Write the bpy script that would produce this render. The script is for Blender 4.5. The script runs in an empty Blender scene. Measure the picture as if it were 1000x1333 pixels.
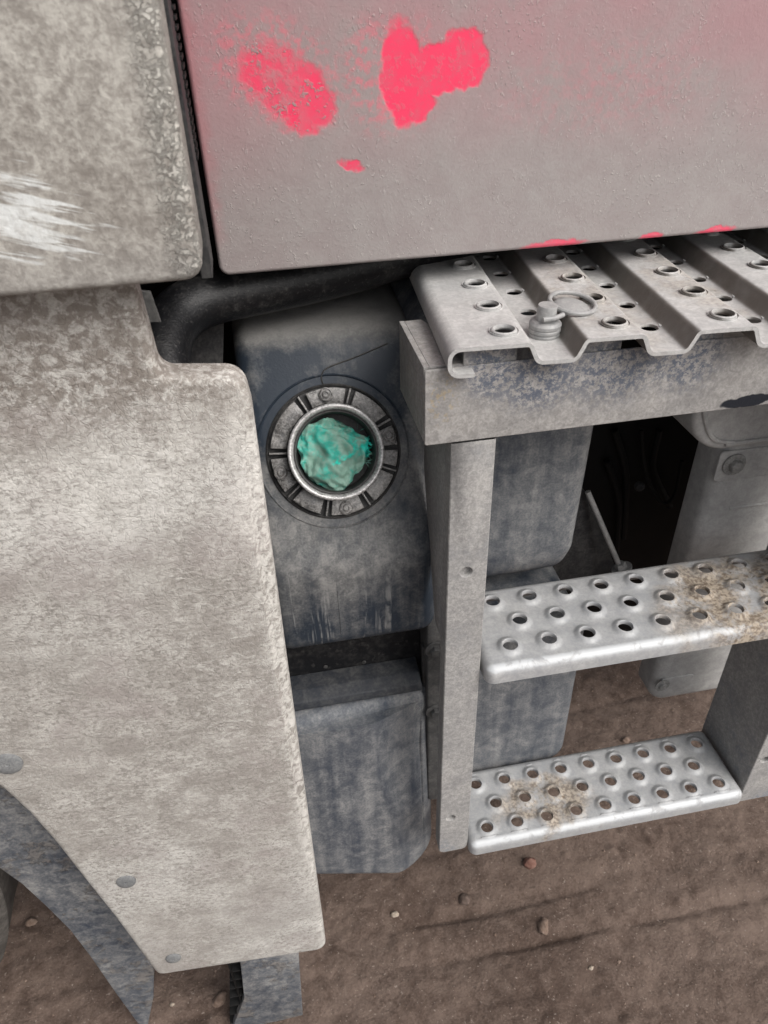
import bpy, bmesh, math, random
import numpy as np
from mathutils import Vector, Matrix
from mathutils import noise as MN
R = math.radians
random.seed(7); np.random.seed(7)
SC = bpy.context.scene
COL = SC.collection

# ------------------------------------------------------------------ camera, sky, sun, exposure
H = 1.42
def nrm(v):
    v = np.array(v, float); return v/np.linalg.norm(v)
FPX = 975.0
Zc = -nrm((45, -1323.5, -FPX)); Xc = nrm((7330, 975.5, -FPX)); Xc = nrm(Xc - Zc*Xc.dot(Zc)); Yc = np.cross(Zc, Xc)
MW = np.array([Xc, Yc, Zc])
cam = bpy.data.cameras.new('camera'); co = bpy.data.objects.new('camera', cam); COL.objects.link(co)
m4 = Matrix.Identity(4)
for i in range(3):
    for j in range(3): m4[i][j] = MW[i][j]
m4.translation = (0, 0, H); co.matrix_world = m4
cam.sensor_fit = 'VERTICAL'; cam.sensor_height = 36; cam.sensor_width = 27; cam.lens = FPX/1333*36
cam.clip_start = .02; cam.clip_end = 400
cam.dof.use_dof = True; cam.dof.focus_distance = .80; cam.dof.aperture_fstop = 13
SC.camera = co
W = bpy.data.worlds.new('World'); SC.world = W; W.use_nodes = True
wn = W.node_tree.nodes; wn.clear()
sky = wn.new('ShaderNodeTexSky'); sky.sky_type = 'NISHITA'; sky.sun_disc = False
SUN_EL, SUN_AZ = R(46), R(140)          # azimuth clockwise from +Y
sky.sun_elevation = SUN_EL; sky.sun_rotation = SUN_AZ; sky.dust_density = 5; sky.air_density = 1.0
hs = wn.new('ShaderNodeHueSaturation'); hs.inputs['Saturation'].default_value = .30
bg = wn.new('ShaderNodeBackground'); bg.inputs['Strength'].default_value = .13
wo = wn.new('ShaderNodeOutputWorld')
W.node_tree.links.new(sky.outputs[0], hs.inputs['Color']); W.node_tree.links.new(hs.outputs[0], bg.inputs[0]); W.node_tree.links.new(bg.outputs[0], wo.inputs[0])
sl = bpy.data.lights.new('sun', 'SUN'); sl.energy = 1.5; sl.angle = R(40); sl.color = (1, .975, .945)
so = bpy.data.objects.new('sun', sl); COL.objects.link(so)
sd = Vector((math.sin(SUN_AZ)*math.cos(SUN_EL), math.cos(SUN_AZ)*math.cos(SUN_EL), math.sin(SUN_EL)))
so.rotation_euler = sd.to_track_quat('Z', 'Y').to_euler()
so.location = (1, -1, 4)
SC.view_settings.view_transform = 'Standard'; SC.view_settings.look = 'None'
SC.view_settings.exposure = 0.45; SC.view_settings.gamma = 1

# ------------------------------------------------------------------ measuring: the point where the sight line of a spot in the photograph meets a plane
def at(px, py, x=None, y=None, z=None):
    d = MW @ np.array([px-500, -(py-666.5), -FPX])
    t = y/d[1] if y is not None else ((z-H)/d[2] if z is not None else x/d[0])
    return Vector((d[0]*t, d[1]*t, d[2]*t+H))
def XZ(pts, y): return [(at(a, b, y=y).x, at(a, b, y=y).z) for a, b in pts]

# ------------------------------------------------------------------ node helpers
class NT:
    def __init__(s, name):
        s.m = bpy.data.materials.new(name); s.m.use_nodes = True; s.t = s.m.node_tree; s.t.nodes.clear()
        s.out = s.t.nodes.new('ShaderNodeOutputMaterial'); s.b = s.t.nodes.new('ShaderNodeBsdfPrincipled')
        s.t.links.new(s.b.outputs[0], s.out.inputs[0])
        s.P = s.t.nodes.new('ShaderNodeTexCoord').outputs['Object']
        s.sep = None
    def L(s, a, inp):
        if hasattr(a, 'is_output'): s.t.links.new(a, inp)
        else:
            if isinstance(a, (tuple, list)) and len(a) == 3 and len(inp.default_value) == 4: a = (*a, 1)
            inp.default_value = a
    def noise(s, scale, detail=4, rough=.55, dist=0, vec=None):
        n = s.t.nodes.new('ShaderNodeTexNoise'); s.L(vec or s.P, n.inputs['Vector'])
        n.inputs['Scale'].default_value = scale; n.inputs['Detail'].default_value = detail
        n.inputs['Roughness'].default_value = rough; n.inputs['Distortion'].default_value = dist
        return n.outputs['Fac']
    def noisec(s, scale, detail=2):
        n = s.t.nodes.new('ShaderNodeTexNoise'); s.L(s.P, n.inputs['Vector'])
        n.inputs['Scale'].default_value = scale; n.inputs['Detail'].default_value = detail
        return n.outputs['Color']
    def vor(s, scale, vec=None, feat='F1'):
        n = s.t.nodes.new('ShaderNodeTexVoronoi'); s.L(vec or s.P, n.inputs['Vector']); n.feature = feat
        n.inputs['Scale'].default_value = scale; return n.outputs['Distance']
    def math(s, op, a, b=0., c=0., clamp=False):
        n = s.t.nodes.new('ShaderNodeMath'); n.operation = op; n.use_clamp = clamp
        s.L(a, n.inputs[0]); s.L(b, n.inputs[1]); s.L(c, n.inputs[2]); return n.outputs[0]
    def vmath(s, op, a, b=(0, 0, 0)):
        n = s.t.nodes.new('ShaderNodeVectorMath'); n.operation = op
        s.L(a, n.inputs[0]); s.L(b, n.inputs[1]); return n.outputs['Value' if op in ('LENGTH', 'DISTANCE') else 0]
    def scale(s, v, k):
        n = s.t.nodes.new('ShaderNodeVectorMath'); n.operation = 'SCALE'; s.L(v, n.inputs[0]); n.inputs['Scale'].default_value = k; return n.outputs[0]
    def map(s, v, loc=(0, 0, 0), rot=(0, 0, 0), sc=(1, 1, 1), typ='POINT'):
        n = s.t.nodes.new('ShaderNodeMapping'); n.vector_type = typ; s.L(v, n.inputs[0])
        n.inputs[1].default_value = loc; n.inputs[2].default_value = rot; n.inputs[3].default_value = sc; return n.outputs[0]
    def ramp(s, v, a, b, lo=0., hi=1.):
        n = s.t.nodes.new('ShaderNodeMapRange'); n.interpolation_type = 'SMOOTHSTEP'
        s.L(v, n.inputs[0]); n.inputs[1].default_value = a; n.inputs[2].default_value = b
        n.inputs[3].default_value = lo; n.inputs[4].default_value = hi; return n.outputs[0]
    def mix(s, f, a, b):
        n = s.t.nodes.new('ShaderNodeMix'); n.data_type = 'RGBA'; s.L(f, n.inputs[0]); s.L(a, n.inputs[6]); s.L(b, n.inputs[7]); return n.outputs[2]
    def mul(s, c, k):
        n = s.t.nodes.new('ShaderNodeMix'); n.data_type = 'RGBA'; n.blend_type = 'MULTIPLY'; n.inputs[0].default_value = 1
        s.L(c, n.inputs[6]); s.L(k, n.inputs[7]); return n.outputs[2]
    def xyz(s):
        if not s.sep:
            n = s.t.nodes.new('ShaderNodeSeparateXYZ'); s.L(s.P, n.inputs[0]); s.sep = n.outputs
        return s.sep
    def nz(s):
        g = s.t.nodes.new('ShaderNodeNewGeometry'); n = s.t.nodes.new('ShaderNodeSeparateXYZ'); s.L(g.outputs['Normal'], n.inputs[0]); return n.outputs
    def blob(s, c, size, rot=0, soft=.12, amp=.012, nscale=45, detail=5):
        """irregular patch round a point of the object (size in metres, in the xz plane)"""
        w = s.vmath('ADD', s.P, s.scale(s.vmath('SUBTRACT', s.noisec(nscale, detail), (.5, .5, .5)), amp))
        v = s.map(w, (c[0], c[1], c[2]), (0, rot, 0), (size[0], 10, size[1]), 'TEXTURE')
        return s.ramp(s.vmath('LENGTH', v), 1-soft, 1+soft, 1., 0.)
    def bump(s, h, dist, strength=1.):
        n = s.t.nodes.new('ShaderNodeBump'); n.inputs['Strength'].default_value = strength; n.inputs['Distance'].default_value = dist
        s.L(h, n.inputs['Height']); s.L(n.outputs[0], s.b.inputs['Normal'])
    def done(s, col, rough=.8, metal=0., spec=.3):
        s.L(col, s.b.inputs['Base Color']); s.L(rough, s.b.inputs['Roughness']); s.L(metal, s.b.inputs['Metallic'])
        s.b.inputs['Specular IOR Level'].default_value = spec; return s.m

def dusty(name, paint, dust, dust2, cover=.6, patch=7, grain=320, streak=0., rough=.8, bump=.0007, contrast=3., crinkle=.6, settle=0., extra=None, metal=0., spec=.3, speck=.0, hx=None):
    n = NT(name)
    big = n.noise(patch, 5, .6, .3); mid = n.noise(patch*7, 6, .62, crinkle); fine = n.noise(grain, 3, .6)
    mm = n.math('ADD', n.math('MULTIPLY', big, .5), n.math('ADD', n.math('MULTIPLY', mid, .34), n.math('MULTIPLY', fine, .16)))
    f = n.math('ADD', n.math('MULTIPLY', n.math('SUBTRACT', mm, .5), contrast), cover)
    if streak:
        st = n.noise(38, 4, .6, .15, n.map(n.P, sc=(1, 1, .10)))
        f = n.math('ADD', f, n.math('MULTIPLY', n.math('SUBTRACT', st, .5), streak))
    if settle: f = n.math('ADD', f, n.math('MULTIPLY', n.math('MAXIMUM', n.nz()[2], 0.), settle))
    if hx: f = n.math('ADD', f, hx(n))
    f = n.math('MINIMUM', n.math('MAXIMUM', f, 0.), 1.)
    d = n.mix(n.ramp(n.math('ADD', n.math('MULTIPLY', mid, .6), n.math('MULTIPLY', fine, .4)), .36, .64), dust, dust2)
    c = n.mix(f, paint, d)
    if speck: c = n.mix(n.math('MULTIPLY', n.ramp(n.noise(grain*.55, 2, .5), .62, .72), speck), c, dust2)
    r = n.ramp(f, 0, 1, rough-.28, rough)
    h = n.math('ADD', n.math('MULTIPLY', mid, .6), n.math('MULTIPLY', fine, .45))
    if extra:
        e = extra(n, c, r, h)
        c, r, h = e
    n.bump(h, bump)
    return n.done(c, r, metal, spec)

# ------------------------------------------------------------------ materials
# cab side panel: red paint under road film
CY = .68
CE = at(290, 360, y=CY)
def cab_x(n, c, r, h):
    x, _, z = n.xyz()
    red = (.90, .065, .145); pinkdust = (.42, .215, .235)
    y = CY; K = CY/.60
    tint = n.math('MULTIPLY', n.ramp(z, CE.z+.045, 1.388), n.ramp(n.noise(9, 4, .6, .4), .28, .6))
    lw = n.math('ADD', n.math('SUBTRACT', x, CE.x+.025), n.math('MULTIPLY', n.noise(60, 4), .02))
    edge = n.math('MULTIPLY', n.ramp(lw, -.017, -.002, 1., 0.), n.ramp(z, CE.z+.012, CE.z+.06))
    left = n.math('MULTIPLY', n.ramp(lw, -.01, .07, .5, 0.), n.ramp(z, CE.z+.03, 1.36))
    c = n.mix(n.math('MULTIPLY', tint, .65), c, pinkdust)
    c = n.mix(n.math('MULTIPLY', left, .6), c, pinkdust)
    c = n.mix(n.math('MULTIPLY', edge, .45), c, (.42, .13, .15))
    p = None
    def B(px, py, w, hh, rot=0, soft=.06, amp=.010, ns=60, k=1.):
        nonlocal p
        b = n.blob(at(px, py, y=y), (w*.00056*K, hh*.00060*K), R(rot), soft, amp, ns, 8)
        if k != 1.: b = n.math('MULTIPLY', b, k)
        p = b if p is None else n.math('MAXIMUM', p, b)
    B(394, 132, 42, 33, 30, .16, .018, 95); B(348, 96, 36, 28, 25, .35, .020, 95, .9); B(374, 114, 58, 36, 38, .22, .020, 95, .93)
    B(565, 92, 50, 27, -8, .10, .014, 90); B(524, 98, 27, 54, -4, .12, .018, 90); B(603, 78, 34, 30, 0, .10, .014, 90); B(543, 130, 22, 24, 0, .15, .016, 90)
    B(458, 215, 16, 6, 20, .35, .010, 110)
    for q, w in ((722, 48), (848, 18), (932, 30)):
        B(q, 321-(q-700)*.089, w, 6, -2, .25, .010, 110, .85)
    haze = n.blob(at(360, 92, y=y), (.052, .035), R(25), .35, .02, 50)
    haze2 = n.blob(at(512, 96, y=y), (.042, .040), 0, .35, .02, 50)
    haze3 = n.blob(at(790, 110, y=y), (.08, .03), 0, .8, .03, 40)
    hz = n.math('MULTIPLY', n.math('MAXIMUM', n.math('MAXIMUM', haze, haze2), n.math('MULTIPLY', haze3, .3)), n.ramp(n.noise(160, 4), .42, .66))
    c = n.mix(n.math('MULTIPLY', hz, .55), c, (.72, .16, .21))
    sp = n.ramp(n.noise(230, 5, .65), .36, .46)
    clean = n.math('MAXIMUM', n.ramp(n.noise(34, 5, .65), .44, .56), n.ramp(x, .05, .10, 0., .8))
    dirt = n.math('MAXIMUM', sp, clean)
    p = n.math('MULTIPLY', n.math('MULTIPLY', p, dirt), n.math('MAXIMUM', n.ramp(x, .03, .07), n.ramp(n.noise(75, 7, .72), .38, .58, .45, 1.)))
    c = n.mix(p, c, n.mix(n.ramp(n.noise(48, 6, .65), .42, .62, 0., .45), red, (.62, .14, .19)))
    # small drip-like crumbs of dried spray
    crumb = n.math('MULTIPLY', n.ramp(n.noise(430, 3, .6, .3, n.map(n.P, rot=(0, .5, 0), sc=(1, 1, .7))), .59, .68), n.ramp(n.noise(14, 4, .6), .34, .60))
    c = n.mix(n.math('MULTIPLY', n.math('MULTIPLY', crumb, n.math('SUBTRACT', 1., p)), .32), c, (.60, .55, .53))
    h = n.math('ADD', n.math('MULTIPLY', n.math('ADD', h, n.math('MULTIPLY', crumb, .5)), n.math('SUBTRACT', 1., n.math('MULTIPLY', p, .9))), 0.)
    r = n.mix(p, (.62,)*3, (.38,)*3)
    return c, r, h
M_cab = dusty('red_paint_under_dust', (.30, .245, .24), (.315, .287, .280), (.345, .318, .308), cover=.75, patch=6, grain=420, contrast=2., bump=.0006, extra=cab_x, rough=.7)

# bumper corner panel: crusted mud, white scuff
def corner_x(n, c, r, h):
    x, _, z = n.xyz()
    y = .47
    xe = n.math('ADD', x, n.math('MULTIPLY', n.noise(70, 4), .016))
    crust = n.math('MULTIPLY', n.ramp(xe, -.046, -.028), n.ramp(n.noise(210, 7, .75, .3), .44, .58))
    c = n.mix(n.math('MULTIPLY', crust, .5), c, (.62, .60, .55))
    v = n.map(n.P, rot=(0, R(-16), 0))
    ln = n.noise(300, 3, .6, .0, n.map(v, sc=(.055, 1, 1)))
    b = n.blob(at(10, 283, y=y), (.044, .025), R(14), .7, .03, 30)
    gap = n.noise(180, 4, .6, 0, n.map(v, sc=(.12, 1, 1)))
    m = n.math('MULTIPLY', n.ramp(n.math('ADD', ln, n.math('MULTIPLY', b, .30)), .62, .68), n.ramp(n.math('ADD', gap, n.math('MULTIPLY', b, .12)), .50, .62))
    m = n.math('MULTIPLY', m, n.ramp(b, 0, .3))
    c = n.mix(n.math('MULTIPLY', m, n.ramp(n.noise(120, 5, .7), .35, .6, .55, .9)), c, (.70, .72, .71))
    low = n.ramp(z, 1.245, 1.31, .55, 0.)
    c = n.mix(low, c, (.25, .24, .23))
    h = n.math('ADD', h, n.math('MULTIPLY', crust, .9))
    return c, r, h
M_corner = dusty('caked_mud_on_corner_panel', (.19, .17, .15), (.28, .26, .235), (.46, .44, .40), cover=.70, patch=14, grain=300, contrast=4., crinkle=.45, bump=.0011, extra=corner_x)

def fair_x(n, c, r, h):
    x, _, z = n.xyz()
    fl = n.math('ADD', n.math('MULTIPLY', n.noise(30, 8, .7, .4, n.map(n.P, rot=(0, R(-10), 0), sc=(.8, 1, 1.3))), .4), n.math('MULTIPLY', n.noise(115, 7, .72, .5, n.map(n.P, rot=(0, R(-10), 0), sc=(.8, 1, 1.3))), .6))
    c = n.mix(n.math('MULTIPLY', n.ramp(fl, .50, .60, 0., .5), n.ramp(n.noise(7, 4, .6), .36, .62, .25, 1.)), c, (.60, .585, .55))
    c = n.mix(n.math('MULTIPLY', n.ramp(n.noise(4.5, 3, .5, .3), .46, .64), n.ramp(n.noise(240, 5, .7), .42, .56, .2, .6)), c, (.58, .57, .54))
    c = n.mix(n.math('MULTIPLY', n.ramp(fl, .49, .41, 0., .5), n.ramp(z, .85, 1.15, .5, 1.)), c, (.22, .20, .18))
    gr_ = n.noise(210, 7, .75, .3, n.map(n.P, rot=(0, R(-10), 0), sc=(.8, 1, 1.2)))
    c = n.mix(n.math('MULTIPLY', n.ramp(gr_, .50, .42), n.ramp(n.noise(12, 5, .6), .34, .58, .25, .75)), c, (.21, .195, .175))
    c = n.mix(n.ramp(n.noise(8, 4, .6), .52, .64, 0., .35), c, (.30, .262, .25))
    zb = n.math('ABSOLUTE', n.math('SUBTRACT', n.math('ADD', z, n.math('MULTIPLY', n.noise(9, 4), .12)), 1.145))
    pale = n.math('MULTIPLY', n.ramp(zb, .0, .075, 1., 0.), n.ramp(gr_, .40, .56, .3, 1.))
    c = n.mix(n.math('MULTIPLY', pale, .42), c, (.64, .63, .60))  # highlight along the bend, painted as a pale band
    xe = n.math('ADD', x, n.math('MULTIPLY', n.noise(55, 4), .02))
    rim = n.math('MULTIPLY', n.ramp(xe, -.032, -.012), n.ramp(n.noise(130, 5, .6, 1.), .42, .58))
    c = n.mix(n.math('MULTIPLY', rim, .55), c, (.68, .66, .62))
    low = n.math('MULTIPLY', n.ramp(z, .36, .60, 1., 0.), n.ramp(n.noise(11, 4, .6, .3), .40, .60))
    c = n.mix(n.math('MULTIPLY', low, .6), c, (.315, .295, .275))
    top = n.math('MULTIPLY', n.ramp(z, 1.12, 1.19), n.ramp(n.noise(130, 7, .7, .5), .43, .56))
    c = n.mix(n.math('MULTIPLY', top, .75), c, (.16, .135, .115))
    vn = n.ramp(n.vor(95, n.vmath('ADD', n.P, n.scale(n.noisec(50, 4), .05)), 'DISTANCE_TO_EDGE'), 0., .10)
    h = n.math('ADD', h, n.math('ADD', n.math('MULTIPLY', fl, 1.4), n.math('MULTIPLY', vn, .25)))
    return c, r, h
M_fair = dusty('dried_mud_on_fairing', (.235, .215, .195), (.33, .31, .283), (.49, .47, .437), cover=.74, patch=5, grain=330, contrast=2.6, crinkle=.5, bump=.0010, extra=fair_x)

GREY, GREY2 = (.22, .208, .195), (.33, .315, .30)
M_plastic = dusty('dark_blue_plastic_under_dust', (.040, .050, .068), (.150, .154, .160), (.27, .268, .264), cover=.55, patch=6, grain=350, streak=2.0, contrast=2.5, bump=.0004, rough=.75)
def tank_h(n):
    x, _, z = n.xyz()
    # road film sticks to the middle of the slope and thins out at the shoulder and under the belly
    a = n.ramp(z, .97, 1.06, 0., -.52); b = n.ramp(z, 1.085, 1.12, 0., 1.5); d = n.ramp(z, .80, .90, -.45, 0.)  # b thickens the top film to offset the cab's shade
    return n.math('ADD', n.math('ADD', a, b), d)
def tank_x(n, c, r, h):
    rn = n.math('MULTIPLY', n.ramp(n.noise(75, 5, .65, .5, n.map(n.P, sc=(1, .3, .045))), .54, .64), n.ramp(n.noise(60, 4), .35, .6))
    x, _, z = n.xyz()
    c = n.mix(n.math('MULTIPLY', n.math('MULTIPLY', rn, n.ramp(z, .80, .95, .6, 0.)), 1.), c, (.30, .295, .285))
    c = n.mix(n.math('MULTIPLY', n.math('MULTIPLY', n.ramp(n.nz()[2], .62, .88), n.ramp(n.math('ADD', z, n.math('MULTIPLY', n.noise(60, 5), .03)), 1.085, 1.135)), .55), c, (.28, .27, .255))  # settled dust on top, lightened to make up for the cab's shade
    return c, r, h
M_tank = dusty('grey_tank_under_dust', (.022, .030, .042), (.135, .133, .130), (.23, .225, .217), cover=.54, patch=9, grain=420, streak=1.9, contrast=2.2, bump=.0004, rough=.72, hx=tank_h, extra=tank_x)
M_metal = dusty('dusty_galvanised_steel', (.20, .205, .21), (.30, .29, .275), (.40, .39, .375), cover=.55, patch=14, grain=420, contrast=2.4, bump=.00025, rough=.62, spec=.45)
def beam_x(n, c, r, h):
    b = n.blob(at(975, 522, y=.548), (.028, .006), R(-3), .1, .008, 80)
    for p, w in (((640, 480), .020), ((700, 490), .03), ((800, 480), .045), ((900, 465), .03)):
        q = n.blob(at(*p, y=.548), (w, .030), 0, .6, .02, 40)
        c = n.mix(n.math('MULTIPLY', n.math('MULTIPLY', q, n.ramp(n.noise(200, 9, .8, .1), .455, .54)), .9), c, (.085, .10, .135))
    y = n.blob(at(575, 520, y=.548), (.012, .02), 0, .6, .02, 90)
    c = n.mix(n.math('MULTIPLY', n.math('MULTIPLY', y, n.ramp(n.noise(260, 3), .55, .62)), .4), c, (.40, .30, .14))
    c = n.mix(b, c, (.012, .014, .02))
    return c, r, h
M_beam = dusty('grey_painted_beam', (.12, .12, .125), (.285, .27, .255), (.38, .365, .35), cover=.8, patch=20, grain=420, contrast=2.2, bump=.0004, extra=beam_x, rough=.75)
def post_x(n, c, r, h):
    bl = n.ramp(n.noise(13, 4, .6), .50, .66)
    x, _, z = n.xyz()
    c = n.mix(n.math('MULTIPLY', n.math('MULTIPLY', bl, n.ramp(z, .45, .8, .65, .15)), n.ramp(n.noise(220, 3), .40, .6)), c, (.15, .17, .205))
    return c, r, h
M_post = dusty('dusty_grey_post', (.16, .16, .165), (.27, .26, .25), (.37, .36, .345), cover=.75, patch=24, grain=450, contrast=2.6, bump=.0005, extra=post_x, rough=.78)

def stain(cx, cy, cz, sx, sy, amount=.9):
    def f(n, c, r, h):
        w = n.vmath('ADD', n.P, n.scale(n.vmath('SUBTRACT', n.noisec(32, 6), (.5, .5, .5)), .09))
        v = n.map(w, (cx, cy, cz), (0, 0, 0), (sx, sy, 1), 'TEXTURE')
        b = n.ramp(n.vmath('LENGTH', v), .55, 1.15, 1., 0.)
        m = n.math('MULTIPLY', b, n.ramp(n.math('ADD', n.math('MULTIPLY', n.noise(30, 7, .68, .4), .75), n.math('MULTIPLY', n.noise(150, 6, .7), .25)), .36, .54))
        sand = n.mix(n.ramp(n.noise(230, 4), .38, .62), (.15, .115, .085), (.36, .305, .24))
        c = n.mix(n.math('MULTIPLY', m, amount), c, sand)
        dk = n.math('MULTIPLY', b, n.ramp(n.noise(110, 5, .7, 1.), .60, .66))
        c = n.mix(n.math('MULTIPLY', dk, amount*.9), c, (.12, .085, .055))
        # stained metal is rougher
        r2 = n.mix(m, r, (.85,)*3)
        return c, r2, n.math('ADD', h, n.math('MULTIPLY', m, .9))
    return f
def lip_highlight(y0, z0, st):
    def f(n, c, r, h):
        N = n.nz(); x, y, z = n.xyz()
        nose = n.math('MULTIPLY', n.ramp(n.math('ADD', y, n.math('MULTIPLY', n.noise(70, 4), .004)), y0+.004, y0+.009, 1., 0.), n.ramp(n.math('ADD', z, n.math('MULTIPLY', n.noise(90, 4), .004)), z0-.005, z0-.002))
        nose = n.math('MULTIPLY', nose, n.ramp(n.noise(55, 5, .65, .4), .34, .46))
        c = n.mix(n.math('MULTIPLY', nose, .8), c, (.50, .515, .525))  # bright highlight of the step lip painted into the colour
        r = n.mix(nose, r, (.38,)*3)
        c, r, h = st(n, c, r, h)
        return c, r, h
    return f
M_step1 = dusty('sandy_step_metal_lip_highlight', (.27, .28, .295), (.325, .322, .317), (.42, .416, .41), cover=.6, patch=16, grain=350, contrast=2., bump=.00025, rough=.55, spec=.5, extra=lip_highlight(.538, .785, stain(.545, .58, .785, .13, .085, 1.)))
M_step2 = dusty('step_metal_lip_highlight', (.26, .27, .285), (.315, .314, .311), (.40, .398, .392), cover=.6, patch=16, grain=350, contrast=2., bump=.00025, rough=.55, spec=.5, extra=lip_highlight(.538, .425, stain(.325, .580, .425, .080, .042, .85)))
def deck_x(n, c, r, h):
    N = n.nz(); x, y, z = n.xyz()
    s1 = stain(.30, .62, 1.17, .05, .10, .4); s2 = stain(.40, .63, 1.17, .045, .09, .4)
    c, r, h = s1(n, c, r, h); c, r, h = s2(n, c, r, h)
    # grime and shade painted together on the left walls of the grooves
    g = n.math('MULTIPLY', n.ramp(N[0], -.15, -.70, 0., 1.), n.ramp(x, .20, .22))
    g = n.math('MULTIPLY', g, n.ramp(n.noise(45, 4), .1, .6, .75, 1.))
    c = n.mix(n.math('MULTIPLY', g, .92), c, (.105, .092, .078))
    return c, r, h
M_deck = dusty('dusty_deck_plate', (.30, .30, .30), (.41, .40, .385), (.52, .51, .495), cover=.65, patch=22, grain=420, contrast=2.3, bump=.0004, rough=.7, spec=.4, extra=deck_x)
M_hose = dusty('black_rubber_hose', (.006, .006, .007), (.022, .021, .020), (.11, .105, .10), cover=-.05, patch=20, grain=500, contrast=2.2, bump=.0008, rough=.7, settle=.10, speck=.3)
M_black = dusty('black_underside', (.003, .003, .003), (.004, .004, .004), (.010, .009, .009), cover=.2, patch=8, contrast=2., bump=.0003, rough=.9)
M_dark = dusty('dark_bracket_under_dust', (.012, .013, .016), (.06, .058, .056), (.11, .105, .10), cover=.35, patch=10, grain=300, streak=.6, contrast=2.6, bump=.0004, settle=.28, speck=.2)
M_brk = dusty('grey_black_bracket', (.03, .031, .034), (.10, .098, .094), (.16, .155, .148), cover=.45, patch=10, grain=300, streak=.6, contrast=2.4, bump=.0004)
M_strap = dusty('dark_strap_band', (.012, .016, .024), (.045, .046, .048), (.085, .084, .082), cover=.36, patch=10, grain=300, contrast=2.6, bump=.0004)
M_blackpanel = dusty('black_panel_with_dirt_specks', (.007, .0075, .009), (.03, .029, .028), (.10, .095, .09), cover=.10, patch=12, grain=200, contrast=2.2, bump=.0004, speck=.25)
M_cast = dusty('cast_flange_metal', (.050, .048, .046), (.17, .16, .15), (.36, .345, .33), cover=.52, patch=30, grain=500, contrast=4.6, bump=.0008, rough=.5, spec=.8)
M_rim = dusty('bright_neck_rim', (.28, .275, .27), (.46, .45, .44), (.70, .69, .68), cover=.6, patch=60, grain=420, contrast=3.5, bump=.0003, rough=.45, metal=.35)
M_seal = dusty('black_rubber_seal', (.012, .012, .013), (.06, .057, .054), (.10, .096, .09), cover=.35, patch=30, grain=400, contrast=2.5, bump=.0004, rough=.7)
M_box = dusty('light_grey_battery_box', (.20, .20, .20), (.37, .362, .352), (.44, .432, .42), cover=.75, patch=10, grain=380, contrast=2., bump=.0003, rough=.8)
def liner_x(n, c, r, h):
    m = n.ramp(n.math('ADD', n.math('MULTIPLY', n.noise(18, 5, .6), .6), n.math('MULTIPLY', n.noise(90, 7, .7), .4)), .53, .60)
    c = n.mix(n.math('MULTIPLY', m, .35), c, (.24, .205, .17))
    return c, r, n.math('ADD', h, m)
M_rubber = dusty('blue_grey_rubber_liner', (.035, .046, .066), (.15, .152, .156), (.27, .265, .255), cover=.55, patch=10, grain=330, contrast=3.4, crinkle=.6, bump=.0012, extra=liner_x)
M_tyre = dusty('muddy_tyre_rubber', (.02, .02, .02), (.10, .09, .08), (.18, .165, .15), cover=.5, patch=10, grain=250, contrast=2.5, bump=.001)
M_bolt = dusty('dusty_bolt', (.10, .10, .10), (.24, .235, .225), (.33, .325, .31), cover=.7, patch=40, grain=500, contrast=2.5, bump=.0003)
M_boltdark = dusty('grey_blue_fixing', (.10, .105, .11), (.17, .172, .172), (.24, .24, .235), cover=.6, patch=60, grain=600, contrast=2.5, bump=.0003)
def rag_mat():
    n = NT('teal_crumpled_plastic')
    m = n.noise(24, 5, .62, .8); f = n.noise(300, 4)
    x, y, z = n.xyz()
    c = n.mix(n.ramp(n.math('ADD', n.math('MULTIPLY', m, .8), n.math('MULTIPLY', f, .2)), .40, .54), (.035, .38, .30), (.20, .34, .275))
    c = n.mix(n.ramp(n.noise(40, 4, .6, .5), .57, .66), c, (.02, .60, .48))
    n.bump(n.math('ADD', n.noise(170, 6, .7, 1.5), n.math('MULTIPLY', n.vor(60), .8)), .0008)
    n.b.inputs['Subsurface Weight'].default_value = .12; n.b.inputs['Subsurface Radius'].default_value = (.01, .02, .015); n.b.inputs['Subsurface Scale'].default_value = .2
    return n.done(c, n.ramp(f, .3, .7, .35, .6), 0, .5)
M_rag = rag_mat()
def ground_mat():
    n = NT('brown_mud')
    a = n.noise(3, 6, .62, .3); b = n.noise(38, 6, .65, .5); f = n.noise(260, 4, .65)
    k = n.math('ADD', n.math('MULTIPLY', a, .4), n.math('ADD', n.math('MULTIPLY', b, .35), n.math('MULTIPLY', f, .25)))
    c = n.mix(n.ramp(k, .40, .58), (.074, .050, .039), (.145, .106, .086))
    c = n.mix(n.math('MULTIPLY', n.ramp(n.noise(14, 6, .65), .50, .62), .28), c, (.175, .128, .103))
    c = n.mix(n.math('MULTIPLY', n.ramp(n.noise(180, 2), .66, .72), .6), c, (.30, .25, .215))
    c = n.mix(n.math('MULTIPLY', n.ramp(n.noise(95, 3, .6), .30, .37, 1., 0.), .5), c, (.05, .036, .03))
    pm = n.ramp(n.noise(5, 4, .6), .42, .58, .25, 1.6)
    n.bump(n.math('ADD', n.math('MULTIPLY', n.noise(24, 10, .62), .8), n.math('ADD', n.math('MULTIPLY', n.math('MULTIPLY', n.noise(150, 5, .7), .30), pm), n.math('MULTIPLY', f, .12))), .0085)
    return n.done(c, .88, 0, .25)
M_ground = ground_mat()
def stone_mat(name, c1, c2):
    n = NT(name); f = n.noise(70, 5, .65, .4); n.bump(n.noise(180, 5, .65), .002)
    return n.done(n.mix(n.ramp(f, .35, .65), c1, c2), .85, 0, .3)

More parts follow.
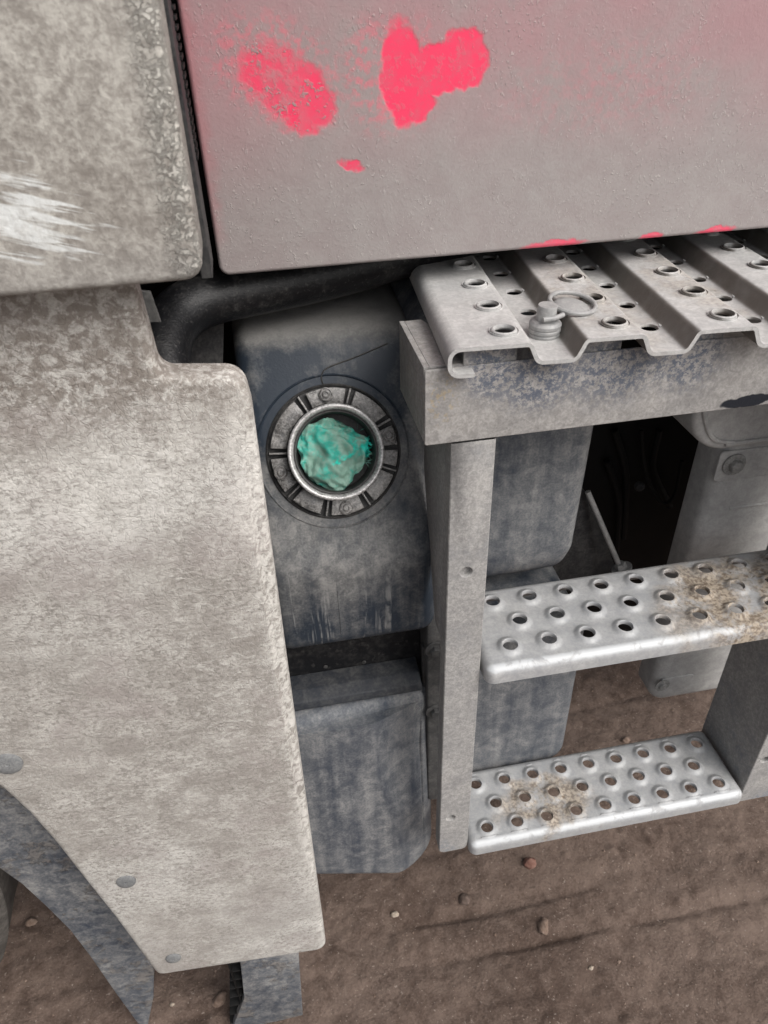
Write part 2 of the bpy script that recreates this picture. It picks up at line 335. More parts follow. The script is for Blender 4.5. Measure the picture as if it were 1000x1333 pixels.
# ------------------------------------------------------------------ mesh helpers
TB = Vector((.1, .9, 0))     # base of the truck
truck = bpy.data.objects.new('truck', None); COL.objects.link(truck); truck.location = TB
truck['label'] = 'dust covered truck with red cab side, two perforated boarding steps and an open filler neck'
truck['category'] = 'truck'
def link(name, bm, mat, parent=truck, sharp=35, label=None, solid=0, merge=True, recalc=True):
    if merge: bmesh.ops.remove_doubles(bm, verts=bm.verts, dist=2e-5)
    bmesh.ops.dissolve_degenerate(bm, edges=bm.edges, dist=1e-6)
    if recalc: bmesh.ops.recalc_face_normals(bm, faces=bm.faces)
    me = bpy.data.meshes.new(name); bm.to_mesh(me); bm.free()
    for p in me.polygons: p.use_smooth = True
    me.set_sharp_from_angle(angle=R(sharp))
    me.materials.append(mat)
    o = bpy.data.objects.new(name, me); COL.objects.link(o)
    if solid:
        s = o.modifiers.new('solid', 'SOLIDIFY'); s.thickness = abs(solid); s.offset = -1 if solid > 0 else 1; s.use_even_offset = True
    if parent is not None:
        o.parent = parent
        if parent is truck: o.location = -TB
    if label: o['label'] = label
    return o
def round_poly(pts, rad, n=6):
    out = []; N = len(pts)
    rads = rad if isinstance(rad, (list, tuple)) else [rad]*N
    for i in range(N):
        p = Vector(pts[i]).to_2d() if len(pts[i]) > 2 else Vector(pts[i]); a = Vector(pts[i-1]); b = Vector(pts[(i+1) % N]); r = rads[i]
        if r <= 0: out.append(tuple(p)); continue
        u = (a-p).normalized(); v = (b-p).normalized()
        ang = u.angle(v)
        if ang > R(178): out.append(tuple(p)); continue
        d = min(r/math.tan(ang/2), (a-p).length*.49, (b-p).length*.49); r = d*math.tan(ang/2)
        c = p + (u+v).normalized()*(r/math.sin(ang/2))
        s = (p+u*d)-c; e = (p+v*d)-c
        a0 = math.atan2(s.y, s.x); a1 = math.atan2(e.y, e.x); da = (a1-a0+math.pi) % (2*math.pi)-math.pi
        for k in range(n+1):
            t = a0+da*k/n; out.append((c.x+r*math.cos(t), c.y+r*math.sin(t)))
    return out
def area(p): return .5*sum(p[i-1][0]*p[i][1]-p[i][0]*p[i-1][1] for i in range(len(p)))
def inset(p, d):
    N = len(p); out = []
    for i in range(N):
        a = Vector(p[i-1]); b = Vector(p[i]); c = Vector(p[(i+1) % N])
        e1 = (b-a); e2 = (c-b)
        if e1.length < 1e-7: e1 = e2
        if e2.length < 1e-7: e2 = e1
        e1 = e1.normalized(); e2 = e2.normalized()
        n1 = Vector((-e1.y, e1.x)); n2 = Vector((-e2.y, e2.x)); m = n1+n2
        m = m/max(m.length, 1e-6); k = 1/max(m.dot(n1), .5)
        q = b+m*d*k; out.append((q.x, q.y))
    return out
FR_XZ = lambda y: (Vector((0, y, 0)), Vector((1, 0, 0)), Vector((0, 0, 1)), Vector((0, -1, 0)))     # seen from the camera side
FR_YZ = lambda x: (Vector((x, 0, 0)), Vector((0, 1, 0)), Vector((0, 0, 1)), Vector((1, 0, 0)))      # faces +x
FR_XY = lambda z: (Vector((0, 0, z)), Vector((1, 0, 0)), Vector((0, 1, 0)), Vector((0, 0, 1)))
def slab_bm(bm, outline, fr, t, r=.002, rback=None, segs=4, grid=0, deform=None):
    O, A, B, N = fr
    if area(outline) < 0: outline = outline[::-1]
    rb = r if rback is None else rback
    loops = []
    for k in range(segs+1):
        a = k/segs*math.pi/2; loops.append((r*(1-math.sin(a)), r*(1-math.cos(a))))
    for k in range(segs+1):
        a = k/segs*math.pi/2; loops.append((rb*(1-math.cos(a)), t-rb+rb*math.sin(a)))
    rings = []
    for ins, dep in loops:
        q = inset(outline, ins) if ins > 1e-7 else outline
        rings.append([bm.verts.new(O+A*x+B*y-N*dep) for x, y in q])
    n = len(outline)
    for a, b in zip(rings, rings[1:]):
        for i in range(n):
            j = (i+1) % n
            try: bm.faces.new((a[i], a[j], b[j], b[i]))
            except ValueError: pass
    if not grid:
        bm.faces.new(rings[0]); bm.faces.new(rings[-1][::-1])
    else:
        from mathutils.geometry import delaunay_2d_cdt
        for ring, ins, dep, flip in ((rings[0], loops[0][0], 0, False), (rings[-1], loops[-1][0], loops[-1][1], True)):
            q = inset(outline, ins) if ins > 1e-7 else outline
            qa = np.array(q); qb = np.roll(qa, -1, 0); pts_ = [Vector(p) for p in q]
            gx = np.arange(qa[:, 0].min()+grid*.5, qa[:, 0].max(), grid); gy = np.arange(qa[:, 1].min()+grid*.5, qa[:, 1].max(), grid)
            for X in gx:
                for Y in gy:
                    c = ((qa[:, 1] > Y) != (qb[:, 1] > Y)); xi = qa[:, 0]+(Y-qa[:, 1])*(qb[:, 0]-qa[:, 0])/np.where(qb[:, 1] == qa[:, 1], 1, qb[:, 1]-qa[:, 1])
                    if (c & (X < xi)).sum() % 2 == 1:
                        dd = qb-qa; L2 = (dd**2).sum(1)+1e-12; tt = np.clip((((np.array([X, Y])-qa)*dd).sum(1))/L2, 0, 1)
                        if np.hypot(*(qa+dd*tt[:, None]-[X, Y]).T).min() > grid*.3: pts_.append(Vector((X, Y)))
            vs_, _, fs_, ov_, _, _ = delaunay_2d_cdt(pts_, [], [list(range(len(q)))], 1, 1e-7)
            bv = [ring[o[0]] if o and o[0] < len(q) else bm.verts.new(O+A*v.x+B*v.y-N*dep) for v, o in zip(vs_, ov_)]
            for f in fs_:
                f = [bv[i] for i in f]
                if len(set(f)) == len(f):
                    try: bm.faces.new(f[::-1] if flip else f)
                    except ValueError: pass
    if deform:
        for v in bm.verts: v.co = deform(v.co)
def slab(name, outline, fr, t, mat, r=.002, parent=truck, **kw):
    lk = {k: kw.pop(k) for k in ('label', 'sharp') if k in kw}
    bm = bmesh.new(); slab_bm(bm, outline, fr, t, r, **kw); return link(name, bm, mat, parent, **lk)
def boxo(x0, x1, y0, y1): return [(x0, y0), (x1, y0), (x1, y1), (x0, y1)]
def smooth(pts, n=8):
    P = [Vector(p) for p in pts]; P = [P[0]*2-P[1]]+P+[P[-1]*2-P[-2]]; out = []
    for i in range(1, len(P)-2):
        for k in range(n):
            t = k/n; a, b, c, d = P[i-1:i+3]
            out.append(.5*((2*b)+(c-a)*t+(2*a-5*b+4*c-d)*t*t+(3*b-a-3*c+d)*t**3))
    out.append(P[-2]); return out
def tube_bm(bm, path, rad, n=14, closed=False):
    P = [Vector(p) for p in path]; N = len(P); rings = []; up = None
    for i, p in enumerate(P):
        a = P[i-1] if (i or closed) else P[0]; b = P[(i+1) % N] if (i < N-1 or closed) else P[-1]
        t = (b-a).normalized()
        if up is None: up = t.orthogonal().normalized()
        up = (up-t*up.dot(t)).normalized(); w = t.cross(up); r = rad(i/(N-1)) if callable(rad) else rad
        rings.append([bm.verts.new(p+(up*math.cos(2*math.pi*k/n)+w*math.sin(2*math.pi*k/n))*r) for k in range(n)])
    for i in range(N if closed else N-1):
        a, b = rings[i], rings[(i+1) % N]
        for k in range(n): bm.faces.new((a[k], a[(k+1) % n], b[(k+1) % n], b[k]))
    if not closed: bm.faces.new(rings[0][::-1]); bm.faces.new(rings[-1])
def lathe_bm(bm, prof, c, ax, n=40, a0=0, a1=2*math.pi, ref=None):
    ax = Vector(ax).normalized(); u = (Vector(ref)-ax*Vector(ref).dot(ax)).normalized() if ref else ax.orthogonal().normalized(); v = ax.cross(u); c = Vector(c)
    full = a1-a0 > 6.28; K = n if full else n+1; rings = []
    for r, h in prof:
        if r < 1e-7: rings.append([bm.verts.new(c+ax*h)]); continue
        rings.append([bm.verts.new(c+ax*h+(u*math.cos(a0+(a1-a0)*k/n)+v*math.sin(a0+(a1-a0)*k/n))*r) for k in range(K)])
    for a, b in zip(rings, rings[1:]):
        for k in range(n):
            j = (k+1) % K if full else k+1
            if len(a) == 1 and len(b) == 1: continue
            if len(a) == 1: bm.faces.new((a[0], b[j], b[k]))
            elif len(b) == 1: bm.faces.new((a[k], a[j], b[0]))
            else: bm.faces.new((a[k], a[j], b[j], b[k]))
def lathe(name, prof, c, ax, mat, parent=truck, n=40, **kw):
    bm = bmesh.new(); lathe_bm(bm, prof, c, ax, n); return link(name, bm, mat, parent, **kw)
def hexbolt(name, c, ax, r, h, mat, parent, washer=True, rot=.3):
    bm = bmesh.new()
    if washer: lathe_bm(bm, [(0, 0), (r*1.75, 0), (r*1.8, h*.12), (r*1.75, h*.25), (0, h*.25)], c, ax, 28)
    lathe_bm(bm, [(0, h*.2), (r, h*.2), (r, h*.85), (r*.86, h), (0, h)], c, ax, 6)
    return link(name, bm, mat, parent, sharp=25)
def holed(bm, x0, x1, y0, y1, cx, cy, prof, n=28, tf=lambda x, y, h: Vector((x, y, h))):
    """a rectangle with a round hole; prof = [(radius, height), ...] from the outside in"""
    cor = sorted(math.atan2(Y-cy, X-cx) % (2*math.pi) for X in (x0, x1) for Y in (y0, y1))
    angs = [2*math.pi*k/n for k in range(n)]; angs = sorted([a for a in angs if min(abs(a-c) for c in cor) > .06]+cor); n = len(angs); per = []
    for a in angs:
        dx, dy = math.cos(a), math.sin(a)
        tx = ((x1-cx)/dx if dx > 1e-9 else (x0-cx)/dx if dx < -1e-9 else 1e9); ty = ((y1-cy)/dy if dy > 1e-9 else (y0-cy)/dy if dy < -1e-9 else 1e9)
        t = min(tx, ty); per.append([cx+dx*t, cy+dy*t])
    rings = [[bm.verts.new(tf(p[0], p[1], 0)) for p in per]]
    for r, h in prof: rings.append([bm.verts.new(tf(cx+math.cos(a)*r, cy+math.sin(a)*r, h)) for a in angs])
    for a, b in zip(rings, rings[1:]):
        for k in range(n):
            j = (k+1) % n; bm.faces.new((a[k], a[j], b[j], b[k]))
def thicken(bm, t, rim):
    """gives a sheet its thickness: an under side offset along the normals, closed along the edges picked by rim(edge)"""
    bm.normal_update(); fs = bm.faces[:]; vs = bm.verts[:]; edges = [e for e in bm.edges if len(e.link_faces) == 1 and rim(e)]
    edges = [(e.verts[0], e.verts[1], e.link_faces[0]) for e in edges]
    m = {v: bm.verts.new(v.co-v.normal*t) for v in vs}
    for f in fs: bm.faces.new([m[v] for v in reversed(f.verts)])
    for a, b, f in edges:
        L = list(f.verts); i = L.index(a)
        if L[(i+1) % len(L)] is b: a, b = b, a
        bm.faces.new((a, b, m[b], m[a]))
def collar(ro, ri, h, d): # flared raised collar, rolled into the hole
    return [(ro, 0), (ro*.90, h*.10), (ro*.80, h*.34), (ri+(ro-ri)*.42, h*.72), (ri+(ro-ri)*.22, h*.97), (ri+(ro-ri)*.10, h), (ri+.0002, h*.75), (ri, h*.2), (ri, -d)]

# ------------------------------------------------------------------ ground
def vnoise(x, y, seed):
    rs = np.random.RandomState(seed); T = rs.rand(256, 256)
    xi = np.floor(x).astype(int); yi = np.floor(y).astype(int); fx = x-xi; fy = y-yi
    fx = fx*fx*(3-2*fx); fy = fy*fy*(3-2*fy)
    g = lambda a, b: T[a % 256, b % 256]
    return (g(xi, yi)*(1-fx)+g(xi+1, yi)*fx)*(1-fy)+(g(xi, yi+1)*(1-fx)+g(xi+1, yi+1)*fx)*fy
def fbm(x, y, f, o, seed, gain=.5):
    s = 0; a = 1; t = 0
    for k in range(o): s = s+a*vnoise(x*f+17*k, y*f+9*k, seed+k); t += a; a *= gain; f *= 2.03
    return s/t
def gh(x, y):
    x = np.asarray(x, float); y = np.asarray(y, float)
    w = (fbm(x, y, 2.2, 3, 40)-.5)*.10
    yy = y+w*.5
    h = (fbm(x, y, 3, 3, 1)-.5)*.02 + (fbm(x, y, 22, 4, 5)-.5)*.005 + (fbm(x*.6, y, 30, 3, 21)-.5)*.004
    yA = at(880, 1135, z=0).y; yB = at(900, 1183, z=0).y
    for c, dd in ((yA, .011), (yB, .012)):
        e = yy-c; on = np.clip(fbm(x, y, 5, 3, int(c*999)+5)*3-1.0, 0, 1)*np.clip((x-.0)/.25, 0, 1)
        h = h-dd*on*np.exp(-(np.clip(e, 0, 1)/.016)**2)*(e > -.0055)*np.clip((e+.0055)/.0055, 0, 1)
    for c, s, d in ((.44, .008, -.007), (.475, .006, .004), (.565, .007, -.010), (.60, .012, .006), (.655, .008, -.008), (.335, .006, -.006), (.78, .009, -.010), (.90, .012, -.012), (1.05, .01, -.01)):
        h = h+d*.4*np.exp(-((yy-c)/s)**2)*np.clip(fbm(x, y, 6, 3, int(c*1000))*2.6-.7, 0, 1)
    h = h+(fbm(x, y, 48, 3, 90)-.5)*.0032+np.clip(fbm(x, y, 40, 2, 97)-.78, 0, 1)*.03
    rough = np.clip(fbm(x, y, 5, 2, 60)*3-1.3, 0, 1)
    h = h+rough*(fbm(x, y, 55, 4, 70)-.5)*.010
    fade = np.exp(-(np.maximum(np.abs(x)-1.4, 0)+np.maximum(np.abs(y-.9)-1.2, 0))/.8)
    return h*fade
xs = np.concatenate([[-150, -60, -20, -8, -4, -2.5, -1.8, -1.4], np.arange(-1.1, 1.35, .0052), [1.6, 2.2, 3.2, 6, 15, 50, 150]])
ys = np.concatenate([[-150, -60, -20, -8, -3, -1.5, -.7, -.3, 0], np.arange(.15, 1.6, .0052), [1.8, 2.2, 3, 5, 10, 25, 70, 150]])
GX, GY = np.meshgrid(xs, ys, indexing='ij'); GZ = gh(GX, GY)
nx, ny = len(xs), len(ys); idx = np.arange(nx*ny).reshape(nx, ny)
V = np.stack([GX, GY, GZ], -1).reshape(-1, 3); F = np.stack([idx[:-1, :-1], idx[1:, :-1], idx[1:, 1:], idx[:-1, 1:]], -1).reshape(-1, 4)
me = bpy.data.meshes.new('ground'); me.vertices.add(len(V)); me.vertices.foreach_set('co', V.ravel())
me.loops.add(F.size); me.loops.foreach_set('vertex_index', F.ravel()); me.polygons.add(len(F)); me.polygons.foreach_set('loop_start', np.arange(0, F.size, 4))
me.update(calc_edges=True); me.polygons.foreach_set('use_smooth', np.ones(len(F), bool)); me.materials.append(M_ground)
gr = bpy.data.objects.new('ground', me); COL.objects.link(gr); gr['kind'] = 'structure'

# ------------------------------------------------------------------ cab and underside
slab('cab_side_panel', round_poly([(CE.x-.002, CE.z), (1.6, CE.z), (1.6, 2.0), (CE.x-.002, 2.0)], [.009, .02, .02, .02]), FR_XZ(CY), .018, M_cab, r=.004, label='red cab side panel under grey road film, bare red patches')
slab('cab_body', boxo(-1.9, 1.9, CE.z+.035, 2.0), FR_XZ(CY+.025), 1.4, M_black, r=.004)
slab('unseen_chassis_wall', boxo(-1.9, 1.9, .55, CE.z+.03), FR_XZ(1.22), .25, M_black, r=.01)  # unseen chassis, built as a dark wall to keep the underside black
slab('added_void_block', round_poly([(.10, at(800, 835, y=.95).z), (1.6, at(800, 835, y=.95).z-.02), (1.6, CE.z+.03), (.10, CE.z+.03)], .02), FR_XZ(.96), .25, M_black, r=.012)  # black block added so the void behind the ladder stays dark
bm = bmesh.new()
for q in (((800, 560), (815, 620), (812, 700)), ((858, 560), (850, 610), (872, 660)), ((790, 600), (806, 655), (800, 740))):
    tube_bm(bm, smooth([at(*p, y=.945) for p in q], 6), .006, 8)
link('wiring_loom', bm, M_black, merge=False)
# bumper corner panel
cp = XZ([(0, 393), (265, 365), (276, 352), (213, 0), (0, 0)], .47)
slab('bumper_corner_panel', round_poly([(-1.2, cp[0][1]), (cp[1][0]+.001, cp[1][1]), (cp[3][0], 1.9), (-1.2, 1.9)], [.006, .012, .01, .006]), FR_XZ(.47), .045, M_corner, r=.005, segs=5)
slab('door_edge_strip', boxo(-.040, -.031, 1.222, 1.9), FR_XZ(.60), .05, M_dark, r=.001)
bm = bmesh.new()
for k in range(22):
    z = 1.30+k*.006; slab_bm(bm, boxo(-.035, -.0295, z, z+.003), FR_XZ(.64), .03, .0005)
link('weather_seal', bm, M_black)

# ------------------------------------------------------------------ wheel arch fairing
FY = .50
pts = XZ([(168, 372), (207, 497), (318, 497), (330, 540), (425, 1232), (205, 1265), (150, 1190), (110, 1140), (75, 1095), (38, 1053), (0, 1018)], FY)
fo = [(pts[0][0], 1.31), pts[1], pts[2], pts[3], pts[4], pts[5]]+pts[6:]+[(-.40, .93), (-.52, 1.0), (-.72, 1.05), (-1.0, 1.05), (-1.2, .9), (-1.3, .9), (-1.3, 1.31)]
fo = round_poly(fo, [.005, .012, .022, .05, .014, .014, .03, .03, .03, .03, .03, .05, .06, .08, .1, .05, .01, .01])
def fdef(v):
    k = max(0, min(1, (v.z-1.05)/.13)); k = k*k*(3-2*k)
    lx = .004*max(0, (v.x+.10)/.09)**2 if v.x > -.10 else 0
    return Vector((v.x, v.y+.022*(1-k)*max(0, min(1, (1.1-v.z)/.06))*0 + .012*k-.006+lx*.5, v.z))
fair = slab('wheel_arch_fairing', fo, FR_XZ(FY), .030, M_fair, r=.007, segs=5, grid=.022, deform=fdef, sharp=50)
for a, b, r in ((12, 987, .0118), (165, 1141, .0094), (226, 1241, .0085)):
    p = at(a, b, y=FY-.001); p.y = fdef(p).y
    bm = bmesh.new(); lathe_bm(bm, [(0, -.002), (r*1.15, -.002), (r*1.15, .0006), (r*1.05, .0014), (r*.6, .0021), (r*.2, .0022), (r*.16, .0012), (0, .0012)], p, (0, -1, .12), 26)
    link('fixing_bolt', bm, M_boltdark, fair)
# rubber liner below the arch
lp = XZ([(-60, 940), (40, 1000), (80, 1036), (115, 1080), (150, 1135), (180, 1200), (201, 1266), (200, 1300), (192, 1338), (182, 1336), (150, 1292), (118, 1246), (92, 1212), (60, 1180), (30, 1152), (0, 1131), (-60, 1100)], .565)
def ldef(v): return Vector((v.x, v.y, v.z+.003*MN.noise(Vector((v.x, v.z, 1))*90)+.0016*MN.noise(Vector((v.x, v.z, 4))*260)))
slab('wheel_arch_liner', round_poly(lp, .006, 3), FR_XZ(.565), .006, M_rubber, r=.0015, grid=.012, deform=ldef, segs=2)
slab('wheel_arch_inner', round_poly(XZ([(-80, 960), (40, 1040), (215, 1262), (330, 1240), (330, 1000), (-80, 800)], .60), .005), FR_XZ(.60), .01, M_dark, r=.002)
# tyre at the left edge
tp = at(-14, 1170, y=.56)
wc = Vector((tp.x-.50, .56, .50)); 
th = math.asin(max(-1, min(1, (tp.z-.5)/.50))); wc.x = tp.x-.50*math.cos(th)
whl = bpy.data.objects.new('wheel', None); COL.objects.link(whl); whl.parent = truck; whl.location = wc-TB
bm = bmesh.new()
lathe_bm(bm, [(.29, .02), (.30, 0), (.38, -.012), (.455, -.006), (.485, .012), (.50, .03), (.497, .10), (.5, .16), (.497, .22), (.485, .25), (.30, .26), (.29, .24), (.29, .02)], (0, 0, 0), (0, 1, 0), 96)
link('tyre', bm, M_tyre, whl)
bm = bmesh.new()
lathe_bm(bm, [(.288, .0), (.285, .01), (.25, .05), (.24, .12), (.15, .13), (.14, .03), (.0, .03)], (0, 0, 0), (0, 1, 0), 64); link('rim', bm, M_metal, whl)
# flap bracket under the fairing
bp = XZ([(308, 1225), (388, 1225), (396, 1345), (300, 1345), (318, 1300), (314, 1262)], .535)
slab('flap_bracket', round_poly(bp, .004, 3), FR_XZ(.535), .012, M_rubber, r=.0015, segs=2)
bm = bmesh.new()
for k in range(9):
    a = at(296, 1246+k*11, y=.54); b = at(316, 1252+k*11, y=.54); slab_bm(bm, boxo(a.x, b.x, min(a.z, b.z)-.0012, min(a.z, b.z)+.0012), FR_XZ(.54), .02, .0004)
a = at(294, 1246, y=.54); b = at(297, 1345, y=.54); slab_bm(bm, boxo(a.x-.001, a.x+.0015, b.z, a.z), FR_XZ(.54), .02, .0004)
c = at(305, 1250, y=.556); slab_bm(bm, boxo(a.x, a.x+.02, b.z, a.z), FR_XZ(.556), .004, .0004)
link('honeycomb_core', bm, M_black)

# ------------------------------------------------------------------ hose
hp = [at(224, 560, y=.62), at(216, 505, y=.64), at(212, 468, y=.66), at(216, 438, y=.68), at(230, 414, y=.70), at(254, 396, y=.715), at(290, 384, y=.725), at(340, 374, y=.735), at(400, 362, y=.745), at(470, 345, y=.755), at(550, 320, y=.765), at(640, 290, y=.775)]
bm = bmesh.new(); tube_bm(bm, smooth(hp, 8), .0255, 24); link('rubber_hose', bm, M_hose)
slab('side_sheet', XZ([(150, 395), (292, 395), (288, 600), (150, 600)], .76), FR_XZ(.76), .006, M_dark, r=.001)
slab('edge_flange', XZ([(172, 378), (196, 380), (210, 420), (176, 420)], .64), FR_XZ(.64), .004, M_brk, r=.001)

# ------------------------------------------------------------------ upper tank with filler
def tprof():
    return round_poly([(.620, .764), (.620, .893), (.747, 1.1126), (.95, 1.125), (.95, .764)], [.024, .07, .05, .03, .03], 10)
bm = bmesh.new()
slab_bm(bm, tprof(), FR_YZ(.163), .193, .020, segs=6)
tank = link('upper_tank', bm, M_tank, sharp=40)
tdir = Vector((0, .118, .204)).normalized(); tn = Vector((0, -tdir.z, tdir.y)); tx = Vector((1, 0, 0))
fc0 = at(435, 588, y=.680); k = (fc0-Vector((0, .62, .893))).dot(tdir); fc = Vector((fc0.x, .62+tdir.y*k, .893+tdir.z*k))
# slide along the sight line onto the slope
o_ = Vector((0, 0, H)); d_ = fc0-o_; t_ = (Vector((0, .62, .893))-o_).dot(tn)/d_.dot(tn); fc = o_+d_*t_
def FL(u, w, h=0): return fc+tx*u+tdir*w+tn*h
FR_F = (fc, tx, tdir, tn)
lathe('flange_seal', [(.0690, -.004), (.0692, .0018), (.0705, .0024), (.0718, .0014), (.0724, -.004)], fc, tn, M_seal, tank, 72)
lathe('tank_rib', [(.0785, -.003), (.0800, .0004), (.0812, .0013), (.0825, .0004), (.0835, -.003)], fc, tn, M_tank, tank, 72)
lathe('filler_flange', [(.0, .0004), (.050, .0004), (.052, .0004), (.0688, .0004), (.0695, .0020), (.0700, -.003)], fc, tn, M_seal, tank, 72)  # floor coloured black to deepen the shade between the pads
lathe('filler_neck', [(.047, -.002), (.0455, .006), (.0455, .026), (.0468, .0295), (.0490, .0315), (.0506, .0318), (.0516, .0305), (.0512, .028), (.0495, .0262), (.0435, .026)][::1], fc, tn, M_rim, tank, 72) if False else None
bm = bmesh.new()
lathe_bm(bm, [(.0430, .000), (.0430, .024), (.0440, .028), (.0455, .0304), (.0472, .0316), (.0490, .0312), (.0500, .0296), (.0498, .0278), (.0482, .0264), (.0472, .024), (.0472, .000)], fc, tn, 80)
link('filler_neck', bm, M_rim, tank, sharp=60)
lathe('neck_liner', [(.0430, .0285), (.0415, .0282), (.0400, .024), (.0395, -.02), (.0, -.022)], fc, tn, M_seal, tank, 60)
bm = bmesh.new()
for k in range(5):
    tube_bm(bm, [FL(.0481*math.cos(a), .0481*math.sin(a), .008+k*.0035) for a in [2*math.pi*i/60 for i in range(60)]], .0012, 6, True)
link('neck_thread', bm, M_seal, tank)
# raised segments, ribs and screws on the flange
def seg(a0, a1, r0, r1, h, name='flange_pad', mat=M_cast):
    bm = bmesh.new(); n = 12
    ol = [(r1*math.cos(a0+(a1-a0)*i/n), r1*math.sin(a0+(a1-a0)*i/n)) for i in range(n+1)]+[(r0*math.cos(a1-(a1-a0)*i/n), r0*math.sin(a1-(a1-a0)*i/n)) for i in range(n+1)]
    fr = (fc+tn*h, tx, tdir, tn); slab_bm(bm, ol, fr, h-.003, .0008, segs=2); return link(name, bm, mat, tank)
pads = ((-2, 20, .0065), (27, 66, .0075), (71, 112, .0055), (120, 172, .0068), (178, 214, .005), (220, 252, .0065), (258, 293, .0055), (300, 334, .0075), (338, 357, .006))
for a, b, h in pads: seg(R(a+2), R(b-2), .0505, .0672, h+.0040)
for a in (23.5, 69, 117, 175, 217, 255.5, 297, 336):
    c, s = math.cos(R(a)), math.sin(R(a)); bm = bmesh.new()
    fr = (fc+tn*.0098, tx*c+tdir*s, -tx*s+tdir*c, tn)
    slab_bm(bm, boxo(.047, .0685, -.0010, .0010), fr, .009, .0006, segs=2); link('flange_rib', bm, M_cast, tank)
for a in (10, 92, 194, 275):
    c, s = math.cos(R(a)), math.sin(R(a)); p = FL(.0605*c, .0605*s, .0098 if a in (92,) else .0095)
    bm = bmesh.new(); lathe_bm(bm, [(.0075, 0), (.0072, .0032), (.0060, .0036), (.0054, .0026), (.0044, .0026), (.0038, .0046), (.0026, .0050), (.0022, .0028), (0, .0028)], p, tn, 22)
    link('flange_screw', bm, M_cast, tank)
# thin moulding line and vent hose mark above the flange
def on_slope(px, py):
    d = at(px, py, y=.68)-o_; return o_+d*((Vector((0, .62, .893))-o_).dot(tn)/d.dot(tn))
bm = bmesh.new(); tube_bm(bm, smooth([on_slope(*q)+tn*.0005 for q in ((505, 447), (460, 466), (428, 478), (419, 488), (421, 500), (432, 505))], 5), .0008, 6); link('breather_wire', bm, M_seal, tank)
bm = bmesh.new(); sx = at(439, 760, y=.62).x; tube_bm(bm, [FL(sx-fc.x, -.088, .0002), Vector((sx, .6285, .885)), Vector((sx, .6197, .868)), Vector((sx, .6197, .79))], .0005, 6); link('mould_seam', bm, M_tank, tank)

# crumpled sheet stuffed in the neck: a thing of its own
rag = bpy.data.objects.new('rag', None)
bm = bmesh.new(); bmesh.ops.create_icosphere(bm, subdivisions=5, radius=1)
rc = FL(-.0035, -.001, .010)
for v in bm.verts:
    d = v.co.normalized(); u, w, h = d.x, d.y, d.z
    q = d*2.1
    s = 0
    for i, fr_ in enumerate((.5, .95, 1.9, 3.6)):
        nv = MN.noise(q*fr_*Vector((1, 1.25, 1)).x+Vector((3.1*i, 7.7, 1.3))); s += (1-abs(nv)*3.)*(.52**i)
    ridge = s*.085
    rr = 1+ridge-.12+.05*MN.noise(d*1.3+Vector((9, 2, 4)))
    ang = math.atan2(w, u); rr *= 1+.035*math.sin(3*ang+1)+.03*math.sin(5*ang+2.2)
    v.co = Vector((u*.0385*rr, w*.0385*rr, h*.016*rr+(.0055*s if h > 0 else 0)))
me = bpy.data.meshes.new('rag'); 
bmesh.ops.transform(bm, matrix=Matrix((( tx.x, tdir.x, tn.x), (tx.y, tdir.y, tn.y), (tx.z, tdir.z, tn.z))).to_4x4(), verts=bm.verts)
rago = link('rag', bm, M_rag, None, sharp=180); rago.location = rc; bpy.data.objects.remove(rag)
rago['label'] = 'crumpled teal green rag stuffed into the open filler neck'; rago['category'] = 'rag'
bm = bmesh.new()
for k in range(26):
    a = random.uniform(-.5, .75); r0 = .0345; p0 = FL(r0*math.cos(a), r0*math.sin(a), .012+random.uniform(-.003, .004)); 
    p1 = FL((.0395)*math.cos(a+random.uniform(-.12, .12)), .0395*math.sin(a+random.uniform(-.12, .12)), .014+random.uniform(-.006, .004)); w = Vector((random.uniform(-1, 1), random.uniform(-1, 1), random.uniform(-1, 1)))*.003
    vs = [bm.verts.new(p-rc) for p in (p0, p0+w, p1+w*.6, p1)]
    bm.faces.new(vs)
link('frayed_edge', bm, M_rag, rago, merge=False)

# ------------------------------------------------------------------ below the tank
a = at(370, 846, y=.66); b = at(552, 905, y=.66)
slab('recess_panel', boxo(-.12, at(556, 850, y=.66).x, at(440, 912, y=.66).z-.01, .80), FR_XZ(.668), .01, M_blackpanel, r=.001)
for q in ((424, 868), (416, 892), (474, 862), (510, 868)):
    lathe('rivet', [(0, 0), (.0030, 0), (.0026, .0010), (0, .0016)], at(*q, y=.667), (0, -1, 0), M_dark, n=12)
bz = at(460, 912, y=.635); bw = at(460, 898, y=.635)
tl = at(380, 906, y=.635); tr_ = at(548, 880, y=.635)
zt = .5*(tl.z+tr_.z)
slab('angle_bracket', round_poly([(.626, zt-.020), (.668, zt-.020), (.668, zt+.001), (.645, zt-.002), (.630, zt-.009)], [.002, .001, .001, .008, .004]), FR_YZ(tr_.x), .26, M_strap, r=.0015)
